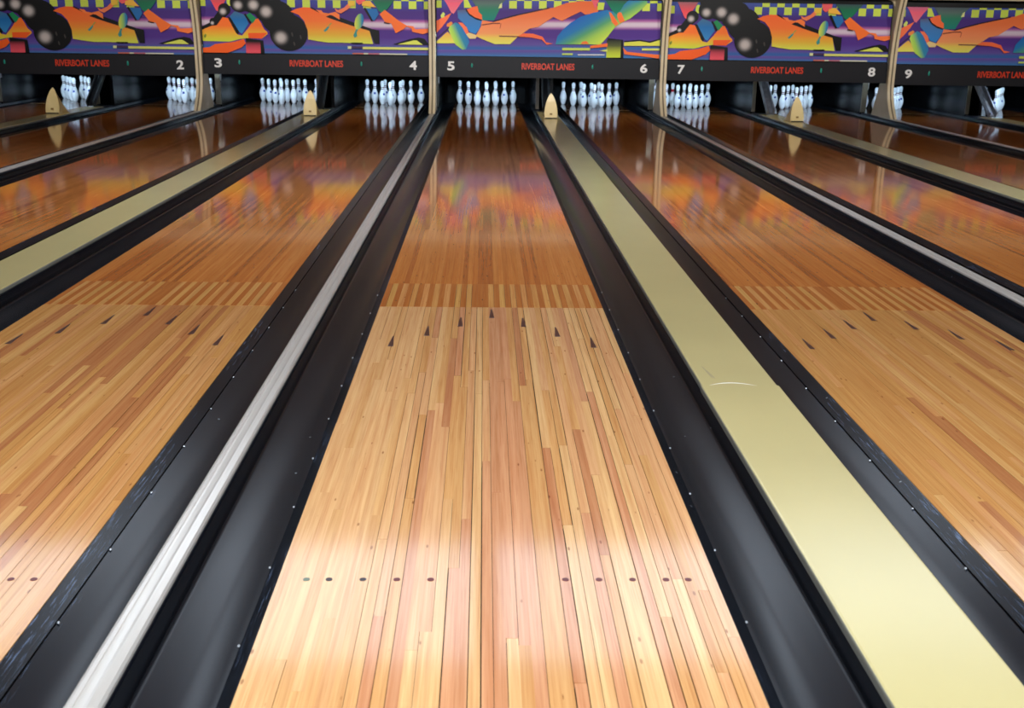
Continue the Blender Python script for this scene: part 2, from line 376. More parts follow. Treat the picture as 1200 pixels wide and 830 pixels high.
# ------------------------------------------------------------------ gutters
def gutter(n, s):
    """s=-1 left of lane n, +1 right"""
    cx = CX[n]
    side = 'left' if s < 0 else 'right'
    if n == 5: where = 'along the %s edge of the middle lane' % side
    elif n == 10: where = '%s of the rightmost lane' % side
    else: where = 'along the %s edge of the lane to numeral %s' % (side, WORD[n])
    if n == 1: where = '%s of the leftmost lane' % side
    t = thing('gutter', (cx+s*HW, 0, 0), 'black ball gutter '+where, 'gutter', 'black gutters')
    prof = [(0.001, -.002), (.004, -.0035), (.0385, -.0256)]
    tr = [(.0392, -.031)]
    for i in range(11):
        u = i/10.; tr.append((.0395+u*(GW-.0395), -.031-.030*math.sin(math.pi*(.12+.80*u))+.011))
    tr.append((GW-.010, -.022)); tr.append((GW-.003, -.006)); tr.append((GW, .026))
    for nm, pf, sc in (('edge_strip', prof, 1.), ('trough', tr, .0)):
        bm = bmesh.new(); cl = bm.loops.layers.float_color.new('tint')
        ys = [.02+i*(Y_END+.5-.02)/24 for i in range(25)]
        extrude_profile(bm, [(s*p[0], p[1]) for p in pf], ys, smooth=(nm == 'trough'))
        for f in bm.faces:
            for l in f.loops:
                q = abs(l.vert.co.x)
                v = (1.6 if q < .006 else .45) if nm == 'edge_strip' else max(0., 1-(q-.039)/.012)*.6
                l[cl] = (v, v, v, 1)
        if s > 0: bmesh.ops.reverse_faces(bm, faces=bm.faces[:])
        obj(nm, bm, M['gutter'], t)
    # screws at the seam between strip and trough
    if n in (4, 5, 6, 3, 7):
        for k in range(12):
            o = bpy.data.objects.new('screw', SCREW); link(o, t); o.location = (s*.0425, 1.15+k*.365+(.1 if s > 0 else 0), -.0285)
bm = bmesh.new(); bmesh.ops.create_cone(bm, cap_ends=True, segments=10, radius1=.0038, radius2=.0026, depth=.003)
SCREW = bpy.data.meshes.new('screw'); bm.to_mesh(SCREW); bm.free(); SCREW.materials.append(M['screw'])
for n in range(1, 11):
    for s in (-1, 1): gutter(n, s)

# ------------------------------------------------------------------ narrow aluminium caps
def narrow_cap(x, label):
    t = thing('lane_divider', (x, 0, 0), label, 'divider', 'narrow metal divider caps')
    w = CAP_W/2
    boxo('base', -w+.003, w-.003, .02, 17.24, -.2, CAP_H-.012, M['side_black'], t)
    pts = [(-w, CAP_H-.014), (-w, CAP_H-.006), (-w+.004, CAP_H-.002), (-w+.010, CAP_H), (-w+.019, CAP_H), (-w+.0205, CAP_H-.003), (-w+.026, CAP_H-.004),
           (.000, CAP_H-.0035), (.004, CAP_H-.003), (.006, CAP_H), (.012, CAP_H+.0015), (.020, CAP_H), (w-.006, CAP_H-.003), (w-.001, CAP_H-.009), (w, CAP_H-.016)]
    bm = bmesh.new(); extrude_profile(bm, pts, [.02, Y_MASK+.2]); bmesh.ops.recalc_face_normals(bm, faces=bm.faces[:])
    obj('cap_rail', bm, M['alu'], t)
for a, b, l in ((2, 3, 'narrow metal divider cap between lanes two and three'), (4, 5, 'bright ridged aluminium divider cap left of the middle lane, widest in the foreground'),
                (6, 7, 'narrow metal divider cap between lanes six and seven'), (8, 9, 'narrow metal divider cap between lanes eight and nine')):
    narrow_cap((CX[a]+CX[b])/2, l)
narrow_cap(CX[1]-NARROW/2, 'narrow metal divider cap left of the leftmost lane')
narrow_cap(CX[10]+NARROW/2, 'narrow metal divider cap right of the rightmost lane')

# ------------------------------------------------------------------ wide cream covers over the ball return
def wide_cover(x, label, marks=False):
    t = thing('return_cover', (x, 0, 0), label, 'cover', 'wide cream ball return covers')
    w = COV_W/2
    boxo('base', -w+.006, w-.006, .02, 17.04, -.2, CAP_H-.016, M['side_black'], t)
    def seg(y0, y1, dw, dz):
        ww = w+dw; pts = [(-ww, CAP_H-.02), (-ww, CAP_H-.008)]
        for i in range(5):
            a = math.pi-(math.pi/2)*i/4
            pts.append((-ww+.008+.008*math.cos(a), CAP_H-.008+.008*math.sin(a)+dz))
        pts.append((0, CAP_H+.0003+dz))
        pts += [(-p[0], p[1]) for p in pts[:-1][::-1]]
        bm = bmesh.new(); extrude_profile(bm, pts, [y0, y1], smooth=False)
        # close the overlapping front end
        vs = [v for v in bm.verts if abs(v.co.y-y1) < 1e-5]
        bmesh.ops.recalc_face_normals(bm, faces=bm.faces[:])
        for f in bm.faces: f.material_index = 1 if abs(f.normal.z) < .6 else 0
        me = bpy.data.meshes.new('cover_panel'); bm.to_mesh(me); bm.free(); me.materials.append(M['cream']); me.materials.append(M['cream_edge'])
        obj('cover_panel', me, None, t)
    seg(.02, 3.47, .004, .0025); seg(3.44, 9.2, 0, 0); seg(9.17, Y_MASK+.3, .001, .0008)
    if marks:
        bm = bmesh.new(); zz = CAP_H+.0033; pr = None
        for i in range(15):      # curved pale scratch across the joint
            u = i/14.; xx = -.112+u*.17; yy = 3.46+.035*math.sin(math.pi*u*.9+.2); q = .0045*math.sin(math.pi*u)+.0006
            a = bm.verts.new((xx, yy-q, zz)); b = bm.verts.new((xx, yy+q, zz))
            if pr: bm.faces.new((pr[0], a, b, pr[1]))
            pr = (a, b)
        tag(obj('scratch', bm, M['cream_scratch'], t), 'pale curved scratch')
        bm = bmesh.new(); z2 = CAP_H+.0008
        for dx, ll in ((0, .14), (.008, .09)):
            v = [bm.verts.new(p) for p in ((-.085+dx, 3.56, z2), (-.082+dx, 3.56, z2), (-.094+dx, 3.56+ll, z2), (-.096+dx, 3.56+ll, z2))]; bm.faces.new(v)
        tag(obj('scratch', bm, M['dark_scratch'], t), 'thin dark scratch')
for a, b, l, mk in ((1, 2, 'wide cream cover at the upper left, between the two leftmost lanes', False), (3, 4, 'wide cream cover between lanes three and four', False),
                    (5, 6, 'wide cream cover right of the middle lane, with a curved pale scratch', True), (7, 8, 'wide cream cover between lanes seven and eight', False),
                    (9, 10, 'wide cream cover at the far right, past the numeral nine', False)):
    wide_cover((CX[a]+CX[b])/2, l, mk)

# ------------------------------------------------------------------ hoods on the ball return covers
def hood(x, y, label, yaw=0.):
    t = thing('return_hood', (x, y, CAP_H+.0015), label, 'hood', 'cream ball return hoods'); t.rotation_euler.z = yaw
    W, H = .092, .345
    def ring(k, yy):      # k scales height, gothic arch
        pts = []
        n = 12
        for i in range(n+1):
            u = i/n; z = u*H*k
            xw = W*(1-max(0, (u-.15)/.85)**1.9)**.74*(1 if u > .15 else (.94+.06*u/.15))
            pts.append((xw, z))
        full = [(-a, z) for a, z in pts]+[(a, z) for a, z in pts[::-1]][1:]
        return [(a, yy+.10*(z/H)**1.3*(1 if k > .99 else .7), z) for a, z in full]
    secs = [ring(1., 0), ring(.985, .015), ring(.88, .07), ring(.68, .15), ring(.46, .23), ring(.24, .31), ring(.05, .37)]
    bm = bmesh.new(); rs = [[bm.verts.new(p) for p in s_] for s_ in secs]
    for a, b in zip(rs[:-1], rs[1:]):
        for i in range(len(a)-1):
            f = bm.faces.new((a[i], a[i+1], b[i+1], b[i])); f.smooth = True
    f = bm.faces.new(rs[0]); bm.faces.new(rs[-1][::-1])
    bmesh.ops.recalc_face_normals(bm, faces=bm.faces[:])
    obj('shell', bm, M['hood'], t)
    boxo('foot_strip', -.085, .085, -.003, .01, .0005, .014, M['hood_dark'], t)  # thin dark strip along the front of the base
    bm = bmesh.new(); box(bm, -.016, .016, -.0035, .012, .055, .075); obj('maker_mark', bm, M['hood_mark'], t)
for a, b, yy, l in ((1, 2, 15.1, 'cream pointed plastic hood on the leftmost wide cover'), (3, 4, 15.2, 'cream pointed hood in front of the pins under numeral three'),
                 (5, 6, 15.25, 'cream pointed hood on the wide cover right of the middle lane'), (7, 8, 15.2, 'cream pointed hood left of the pins under the numeral eight')):
    hood((CX[a]+CX[b])/2+{1: -.07, 3: .04, 5: .0, 7: .07}[a], yy, l)

# ------------------------------------------------------------------ bowling pins
IN = .0254
KEY = [(0, 1.0), (.15, 1.06), (.75, 1.414), (2.25, 1.953), (3.375, 2.255), (4.5, 2.383), (5.875, 2.281), (7.25, 1.852), (8.625, 1.236), (9.375, .98), (10, .898), (10.875, .935), (11.75, 1.047), (12.625, 1.204), (13.5, 1.273), (14.1, 1.16), (14.6, .87), (14.88, .48), (15, .02)]
def rad(z):
    for (a, ra), (b, rb), i in zip(KEY[:-1], KEY[1:], range(99)):
        if a <= z <= b:
            u = (z-a)/(b-a)
            p0 = KEY[max(i-1, 0)]; p3 = KEY[min(i+2, len(KEY)-1)]
            m0 = (rb-p0[1])/(b-p0[0])*(b-a); m1 = (p3[1]-ra)/(p3[0]-a)*(b-a)
            return ((2*u**3-3*u*u+1)*ra+(u**3-2*u*u+u)*m0+(-2*u**3+3*u*u)*rb+(u**3-u*u)*m1)
    return KEY[-1][1]
zs = [i*.375 for i in range(37)]+[14.1, 14.4, 14.65, 14.85, 15]
PROF = [(z*IN, (rad(z) if z < 15 else .02)*IN) for z in zs]
bm = bmesh.new(); rs = lathe(bm, PROF, 24); bm.faces.new(rs[0][::-1]); PIN = bpy.data.meshes.new('pin_body'); bm.to_mesh(PIN); bm.free(); PIN.materials.append(M['pin'])
def band_mesh(z0, z1, mat):
    bm = bmesh.new(); lathe(bm, [(z*IN, rad(z)*IN+.0006) for z in (z0, (z0+z1)/2, z1)], 24)
    x = bpy.data.meshes.new('neck_band'); bm.to_mesh(x); bm.free(); x.materials.append(mat); return x
BANDS = [band_mesh(9.55, 9.95, M['band']), band_mesh(10.5, 10.95, M['band'])]; BRIGHT = band_mesh(9.3, 11.0, M['band_bright'])
bm = bmesh.new(); lathe(bm, [(z*IN, rad(z)*IN+.0006) for z in (5.9, 6.3, 6.8, 7.2)], 6, a0=-math.pi/2-.32, a1=-math.pi/2+.32)
EMB = bpy.data.meshes.new('emblem'); bm.to_mesh(EMB); bm.free(); EMB.materials.append(M['emblem'])
SP = .3048; RH = SP*math.sqrt(3)/2
RACK = [(0, 0, 'head pin at the front'), (-.5, 1, 'left pin of the second row'), (.5, 1, 'right pin of the second row'),
        (-1, 2, 'left pin of the third row'), (0, 2, 'centre pin of the third row'), (1, 2, 'right pin of the third row'),
        (-1.5, 3, 'leftmost pin of the back row'), (-.5, 3, 'second from left pin of the back row'), (.5, 3, 'second from right pin of the back row'), (1.5, 3, 'rightmost pin of the back row')]
PLACE = {n: 'on lane %s' % WORD[n] for n in range(1, 11)}
PLACE[1] = 'on the leftmost lane'; PLACE[5] = 'on the middle lane'; PLACE[10] = 'on the rightmost lane'
for n in range(1, 11):
    for i, (dx, row, nm) in enumerate(RACK):
        t = thing('bowling_pin', (CX[n]+dx*SP, Y_HEAD+row*RH, .0008), 'white bowling pin, %s, %s' % (nm, PLACE[n]), 'bowling pin', 'bowling pins on the decks')
        t.rotation_euler.z = random.uniform(-1.4, 1.4)
        link(bpy.data.objects.new('pin_body', PIN), t)
        if n == 7 and i == 7:
            tag(link(bpy.data.objects.new('neck_band', BRIGHT), t), 'bright red neck band'); t['label'] = 'white bowling pin with a bright red neck, third from the left on lane seven'
        else:
            for b in BANDS: link(bpy.data.objects.new('neck_band', b), t)
        link(bpy.data.objects.new('emblem', EMB), t)

# ------------------------------------------------------------------ divisions (kickbacks) and machinery behind the masking
def kickback(x, y0, wd, label, edge=True, ew=None):
    t = thing('kickback', (x, y0, 0), label, 'kickback', 'kickback side panels')
    boxo('panel', -wd/2, wd/2, .03, 20.3-y0, -.19, 1.3, M['kick'], t)
    e = ew or wd/2+.004
    if edge: boxo('front_edge', -e, e, 0, .03, CAP_H+.002, 1.2, M['kick_edge'], t)
    if wd > .06: boxo('bracket', wd/2, wd/2+.02, .0, .05, .42, .56, M['steel'], t)
KB = {(2, 3): 'between lanes two and three', (4, 5): 'right of the post by numeral five', (6, 7): 'left of the beige post by numeral seven', (8, 9): 'left of the beige post by numeral nine'}
for (a, b), l in KB.items(): kickback((CX[a]+CX[b])/2, 17.25, .07, 'dark kickback panel with a beige front edge, '+l)
kickback(CX[1]-NARROW/2, 17.25, .07, 'dark kickback panel with a beige front edge left of the leftmost pins')
kickback(CX[10]+NARROW/2, 17.25, .07, 'dark kickback panel with a beige front edge right of the rightmost pins')
for a, b in ((1, 2), (3, 4), (5, 6), (7, 8), (9, 10)):
    x = (CX[a]+CX[b])/2
    for s in (-1, 1):
        kickback(x+s*.108, 17.05, .05, 'dark kickback panel on the %s side of the ball return between lanes %s and %s' % ('left' if s < 0 else 'right', WORD[a], WORD[b]), edge=(s < 0), ew=.025)
    t = thing('ball_lift', (x, 16.42, CAP_H+.004), {1: 'dark sloping ball lift track behind the leftmost hood', 3: 'dark sloping ball lift track right of the third rack of pins', 5: 'sloping ball lift track behind the hood right of the middle lane',
              7: 'scuffed steel sloping ball lift track left of the pins under the numeral eight', 9: 'bright sloping steel ball lift track at the far right'}[a], 'ball lift', 'sloping ball lift tracks')
    mat = M['steel'] if a in (7, 9) else M['blackp']
    ang = math.radians(35)
    for s in (-1, 1):
        bm = bmesh.new(); box(bm, -.010, .010, 0, 1.15, 0, .09)
        o = obj('side_rail', bm, mat, t, (s*.048, .0, .0)); o.rotation_euler.x = ang
    bm = bmesh.new(); box(bm, -.045, .045, 0, 1.15, 0, .012); o = obj('track_bed', bm, mat, t, (0, .01, .01)); o.rotation_euler.x = ang
# machine cover, curtain and pin lights for every lane
for n in range(1, 11):
    t = thing('pinsetter', (CX[n], 17.6, 0), 'black pinsetter machinery hanging in the dark over the pins %s' % PLACE[n], 'pinsetter', 'pinsetters behind the masking')
    boxo('table', -.7564, .7564, .1, 2.4, .95, 1.2, M['blackp'], t)
    boxo('sweep_bar', -.58, .58, -.05, 0.03, .70, .92, M['blackp'], t)
    for s in (-1, 1): boxo('sweep_arm', s*.58-.02, s*.58+.02, -.05, 1.6, .80, .95, M['blackp'], t)
    c = thing('pit_curtain', (CX[n], 20.1, 0), 'black curtain hanging in the pit behind the pins %s' % PLACE[n], 'curtain', 'pit curtains')
    bm = bmesh.new(); pts = []
    for i in range(41): pts.append((-.7+i*.035, .02*math.sin(i*.9)))
    lo = [bm.verts.new((p[0], p[1], -.15)) for p in pts]; hi = [bm.verts.new((p[0], p[1], 1.1)) for p in pts]
    for i in range(40): bm.faces.new((lo[i], lo[i+1], hi[i+1], hi[i]))
    obj('cloth', bm, M['curtain'], c)
    boxo('rod', -.72, .72, -.02, .02, 1.1, 1.13, M['blackp'], c)
    f = thing('pin_light', (CX[n], Y_MASK+.45, .86), 'fluorescent pin light tucked behind the masking, shining on the pins %s' % PLACE[n], 'light', 'pin lights')
    bm = bmesh.new()
    for q in ((-.55, .55, -.05, -.04, -.056, .06), (-.55, .55, -.05, .06, .05, .06), (-.55, .55, -.04, .085, -.056, -.046)): box(bm, *q)
    box(bm, -.03, .03, -.3799, -.05, .02, .05); obj('housing', bm, M['lampbody'], f)
    bm = bmesh.new(); bmesh.ops.create_cone(bm, cap_ends=True, segments=12, radius1=.019, radius2=.019, depth=1.05, matrix=Matrix.Rotation(math.pi/2, 4, 'Y'))
    obj('tube', bm, M['tube_cool'], f)

# ------------------------------------------------------------------ masking units
KA, KZ = 3.24/257, .80/67.5
def A(p):  # traced on the panel of lanes 3 and 4
    return ((p[0]-370.5)*KA, (64.5-p[1])*KZ)
def B(p):  # traced on the panel of lanes 5 and 6
    return ((p[0]-640)*KA, (66+(p[0]-511)*.0117-p[1])*KZ)
PW = 1.62; PH = .80
class Print:
    def __init__(s, T): s.bm = bmesh.new(); s.cl = s.bm.verts.layers.float_color.new('ink'); s.T = T; s.k = 0
    def poly(s, pts, stops, axis=(0, -1), raw=False):
        """stops: one colour, or [(t, colour)...] with t measured in traced pixels along axis"""
        s.k += 1; y = -.0004*s.k
        tm = bmesh.new(); vs = [tm.verts.new((p[0], p[1], 0)) for p in pts]
        f = tm.faces.new(vs); tm.normal_update()
        bmesh.ops.triangulate(tm, faces=[f])
        if not isinstance(stops[0], (tuple, list)): stops = [(0, stops)]
        al = math.hypot(*axis); ax = (axis[0]/al, axis[1]/al)
        for t, c in stops:
            bmesh.ops.bisect_plane(tm, geom=tm.verts[:]+tm.edges[:]+tm.faces[:], plane_co=(ax[0]*t, ax[1]*t, 0), plane_no=(ax[0], ax[1], 0))
        def col(x, yy):
            t = x*ax[0]+yy*ax[1]
            if t <= stops[0][0]: return lin(stops[0][1])
            for (a, ca), (b, cb) in zip(stops[:-1], stops[1:]):
                if t <= b:
                    u = (t-a)/max(b-a, 1e-6); A_, B_ = lin(ca), lin(cb)
                    return tuple(A_[i]*(1-u)+B_[i]*u for i in range(4))
            return lin(stops[-1][1])
        # clip to the sheet
        x0, z1 = None, None
        mp = {}
        for v in tm.verts:
            X, Z = s.T((v.co.x, v.co.y))
            X = max(-PW, min(PW, X)); Z = max(0, min(PH, Z))
            nv = s.bm.verts.new((X, y, Z)); nv[s.cl] = col(v.co.x, v.co.y); mp[v] = nv
        for f in tm.faces:
            try: s.bm.faces.new([mp[v] for v in f.verts])
            except ValueError: pass
        tm.free()
    def rect(s, x0, x1, y0, y1, stops, axis=(0, 1)): s.poly([(x0, y0), (x1, y0), (x1, y1), (x0, y1)], stops, axis)
    def line(s, pts, w, c):
        for a, b in zip(pts[:-1], pts[1:]):
            dx, dy = b[0]-a[0], b[1]-a[1]; l = math.hypot(dx, dy); nx, ny = -dy/l*w/2, dx/l*w/2
            s.poly([(a[0]+nx, a[1]+ny), (b[0]+nx, b[1]+ny), (b[0]-nx, b[1]-ny), (a[0]-nx, a[1]-ny)], c)
    def ell(s, cx, cy, rx, ry, ang, stops, axis=(0, 1), n=28):
        ca, sa = math.cos(ang), math.sin(ang)
        s.poly([(cx+rx*math.cos(t)*ca-ry*math.sin(t)*sa, cy+rx*math.cos(t)*sa+ry*math.sin(t)*ca) for t in [2*math.pi*i/n for i in range(n)]], stops, axis)
    def glow(s, cx, cy, r, c0, c1=(12, 12, 13)):
        s.k += 1; y = -.0004*s.k; n = 20; prev = None
        X, Z = s.T((cx, cy)); c = s.bm.verts.new((X, y, Z)); c[s.cl] = lin(c0)
        for fr, u in ((.35, .93), (.6, .62), (.8, .25), (1, 0)):
            cc = tuple(c1[i]+(c0[i]-c1[i])*u for i in range(3)); rg = []
            for i in range(n):
                t = 2*math.pi*i/n; X, Z = s.T((cx+r*fr*math.cos(t), cy+r*fr*math.sin(t)))
                v = s.bm.verts.new((max(-PW, min(PW, X)), y, max(0, min(PH, Z)))); v[s.cl] = lin(cc); rg.append(v)
            for i in range(n):
                j = (i+1) % n
                if prev is None: s.bm.faces.new((c, rg[j], rg[i]))
                else: s.bm.faces.new((prev[i], prev[j], rg[j], rg[i]))
            prev = rg
    def mesh(s, name):
        bmesh.ops.recalc_face_normals(s.bm, faces=s.bm.faces[:])
        for f in s.bm.faces:
            if f.normal.y > 0: f.normal_flip()
        x = bpy.data.meshes.new(name); s.bm.to_mesh(x); s.bm.free(); x.materials.append(M['ink']); return x

PUR, BLU, YEL, ORG, BLK = (72, 42, 124), (62, 84, 160), (206, 222, 84), (255, 108, 38), (10, 10, 12)
DY = (0, 1)
def backdrop(P, x0, x1, b, bands):
    P.rect(x0, x1, -6, b+4, [(-3, BLU), (6, (66, 66, 150)), (14, PUR), (44, (84, 48, 138)), (53, (98, 80, 158)), (56.5, (58, 98, 168)), (58.5, (62, 100, 170)), (60, (108, 82, 160)), (61.5, (92, 84, 160)), (b, (64, 118, 178))], DY)
    for a, c in bands:
        P.rect(a, c, 22, 36, [(22, PUR), (25, (176, 96, 160)), (28, (218, 200, 212)), (31, (214, 190, 206)), (34, (150, 90, 160)), (36, PUR)], DY)
def checker(P, xs, y0, skip_top=()):
    for x in xs:
        P.rect(x, x+8.7, y0, y0+9, YEL, DY)
        if x not in skip_top: P.rect(x+8.7, x+17.2, y0-5, y0, YEL, DY)
def design_a():
    P = Print(A); backdrop(P, 240, 501, 64.5, [(240, 264), (420, 501)])
    checker(P, [339.5, 356.7, 373.9, 391.1, 408.3, 425.5, 459.9, 477.1, 494.3], 1.5); P.rect(240, 247.5, 1.5, 10.5, YEL); P.ell(274.5, 5, 3, 5, 0, YEL)
    og = [(20, ORG), (33, (255, 122, 45)), (41, (246, 176, 52)), (50, (214, 222, 66))]
    P.poly([(240, 34), (252, 29), (263, 14), (272, 20), (258, 34), (240, 40)], BLK)
    P.poly([(240, 38), (253, 33.2), (259, 32.5), (266, 23), (272, 24), (282, 43), (287, 44), (293, 37), (302, 24.8), (306, 24), (309, 29), (312, 36), (316, 40), (316, 42), (309, 47.5), (293, 47), (285, 48), (278, 50), (272, 51.5), (240, 51)], og, DY)
    P.poly([(294, 41), (316, 40.5), (309, 47.5), (294, 47)], (255, 96, 36))
    P.poly([(271, 22), (276, 24), (284, 40), (282, 43), (280, 41)], BLK)
    P.poly([(274, 22), (280, 16), (291, 20), (295, 30), (287, 42), (284, 40)], [(16, (70, 110, 140)), (26, (28, 110, 176)), (42, (60, 140, 200))], DY)
    P.line([(291, 19), (297.5, 30)], 2.2, BLK)
    P.poly([(293, 20), (297, 17.5), (304, 24), (299.5, 30)], (26, 142, 84))
    P.poly([(250, -4), (275, -4), (262, 17), (259, 15)], [(-3, (150, 92, 100)), (8, (240, 76, 86)), (16, (244, 96, 100))], DY)
    P.ell(245, 45, 1.2, 2.2, .3, (120, 140, 50))
    # rolling balls
    for cx, cy, r in ((255, 28, 4), (268.5, 14, 7), (286, 6, 11), (304, 5, 14), (318, 12, 17), (328, 22, 19)): P.ell(cx, cy, r, r, 0, BLK, n=32)
    P.poly([(276, -4), (325, -4), (334, 6), (342, 18), (322, 30), (300, 18), (280, 12)], BLK)
    P.ell(340, 39.8, 21.7, 21.7, 0, BLK, n=40)
    hl = (208, 196, 190)
    for cx, cy, r in ((254, 30, 3), (266.8, 16.5, 5.5), (284, 9, 7.2), (301.5, 8.5, 8.5), (315.5, 16, 9.5), (331, 46, 10.5)): P.glow(cx, cy, r, hl)
    for cx, cy in ((344, 42), (353.5, 45), (346, 53)): P.ell(cx, cy, .9, 2.6, -.2, (66, 62, 58))
    # orange slab right of the ball
    P.poly([(343, 15.5), (350, 12), (358, 10.3), (366, 10.6), (378, 16), (387, 18), (398, 24), (414, 30.5), (432, 36), (436, 52), (400, 50.8), (385, 51), (372, 49.3), (362, 47.6), (361.8, 37), (358, 26), (352, 19)],
           [(10, (255, 104, 40)), (26, (255, 122, 50)), (34, (250, 150, 54)), (42, (238, 186, 60)), (50, (226, 228, 84))], DY)
    P.line([(366, 10.5), (379, 17), (388, 17.5)], 1.6, BLK)
    P.poly([(383, 21), (389, 18), (398, 21), (414, 27), (434, 34), (443, 36), (443, 51.5), (437.5, 51.5), (432, 36.5), (414, 31.5), (397, 26)], BLK)
    P.poly([(372, 13), (378, 13.5), (380, 16), (386, 17), (394, 15), (398.5, 18), (398.5, 24), (390, 19), (378, 18)], (255, 128, 62))
    P.poly([(393, 11), (397, 13), (404, 10), (410, 4), (415, 5), (408, 12), (400, 17), (395, 15)], (250, 130, 84))
    P.rect(409, 416, 2, 8, (242, 196, 62))
    P.poly(
        [(420.5+4.8*math.cos(t)*.96-9.6*math.sin(t)*.27, 26+4.8*math.cos(t)*.27+9.6*math.sin(t)*.96) for t in [2*math.pi*i/24 for i in range(24)]],
        [(416, (226, 226, 88)), (420.5, (150, 200, 110)), (424, (44, 130, 180))], (1, 0))
    P.poly([(417, 35), (419, 35), (417.5, 39), (418, 43), (415, 45), (413.5, 42), (415.5, 38)], (60, 150, 140))
    P.poly([(380, 37), (383, 34), (386, 31), (386.5, 33), (384, 36.5), (381.5, 38.5)], (60, 150, 140)); P.line([(385.5, 32), (389, 28)], 1, (150, 170, 80))
    P.poly([(416.5, -4), (428.5, -4), (428, 4), (421, 6.5), (418, 4)], (244, 96, 100))
    P.poly([(425, 3), (433, 1.5), (440, 9), (432, 8.5), (424, 7.5)], (250, 190, 70))
    P.line([(427, 10), (435.5, 25)], 2.4, BLK)
    P.poly([(429, 10.5), (441, 11), (443, 17), (438, 25), (436, 24)], (36, 112, 178))
    P.poly([(432, -4), (464, -4), (453, 11), (446.5, 15.5), (443, 13), (438, 4)], [(-4, (60, 80, 84)), (4, (22, 112, 76)), (15, (18, 128, 88))], DY)
    P.line([(448.5, 26.5), (455, 27.5)], 1.4, (60, 30, 30))
    P.poly([(450, 12), (466, 24.5), (475, 30), (471, 34), (462, 39), (457, 27.5), (450, 26), (444, 17)], (255, 118, 48))
    P.poly([(472, 29.5), (482, 30.5), (484.5, 34), (501, 33), (501, 37.5), (493, 39.5), (481, 37), (480, 33)], (255, 124, 62))
    P.poly([(458, 52), (478, 45.5), (488, 43.5), (495, 45), (501, 51), (501, 52)], BLK)
    P.poly([(464, 52), (482, 47), (486, 47), (493, 52)], (222, 226, 96))
    P.rect(424, 501, 55.3, 58.2, (224, 224, 120), DY); P.rect(411, 424, 54.8, 57.5, (72, 52, 90), DY); P.rect(407, 411, 54.8, 58, (226, 230, 170), DY); P.rect(411, 424, 50.5, 52, BLK, DY)
    P.rect(412, 425, 62.6, 64.2, (206, 110, 90), DY); P.rect(425, 430, 62.6, 64.2, (220, 216, 180), DY); P.rect(430, 443, 62.6, 64.2, (190, 110, 120), DY); P.rect(443, 475, 62.8, 64.2, (226, 222, 196), DY)
    P.poly([(240, 64.5), (240, 59), (250, 58), (256, 54.5), (278, 51.5), (289, 48), (291, 53), (286, 58), (274, 63), (270, 64.5)], (255, 100, 34))
    P.poly([(291, 47), (311, 49.5), (312, 64.5), (292, 64.5)], BLK)
    P.rect(291, 307.5, 51, 64.5, [(51, (30, 24, 26)), (56, (196, 66, 82)), (62, (238, 86, 100))], DY)
    return P.mesh('print_a')
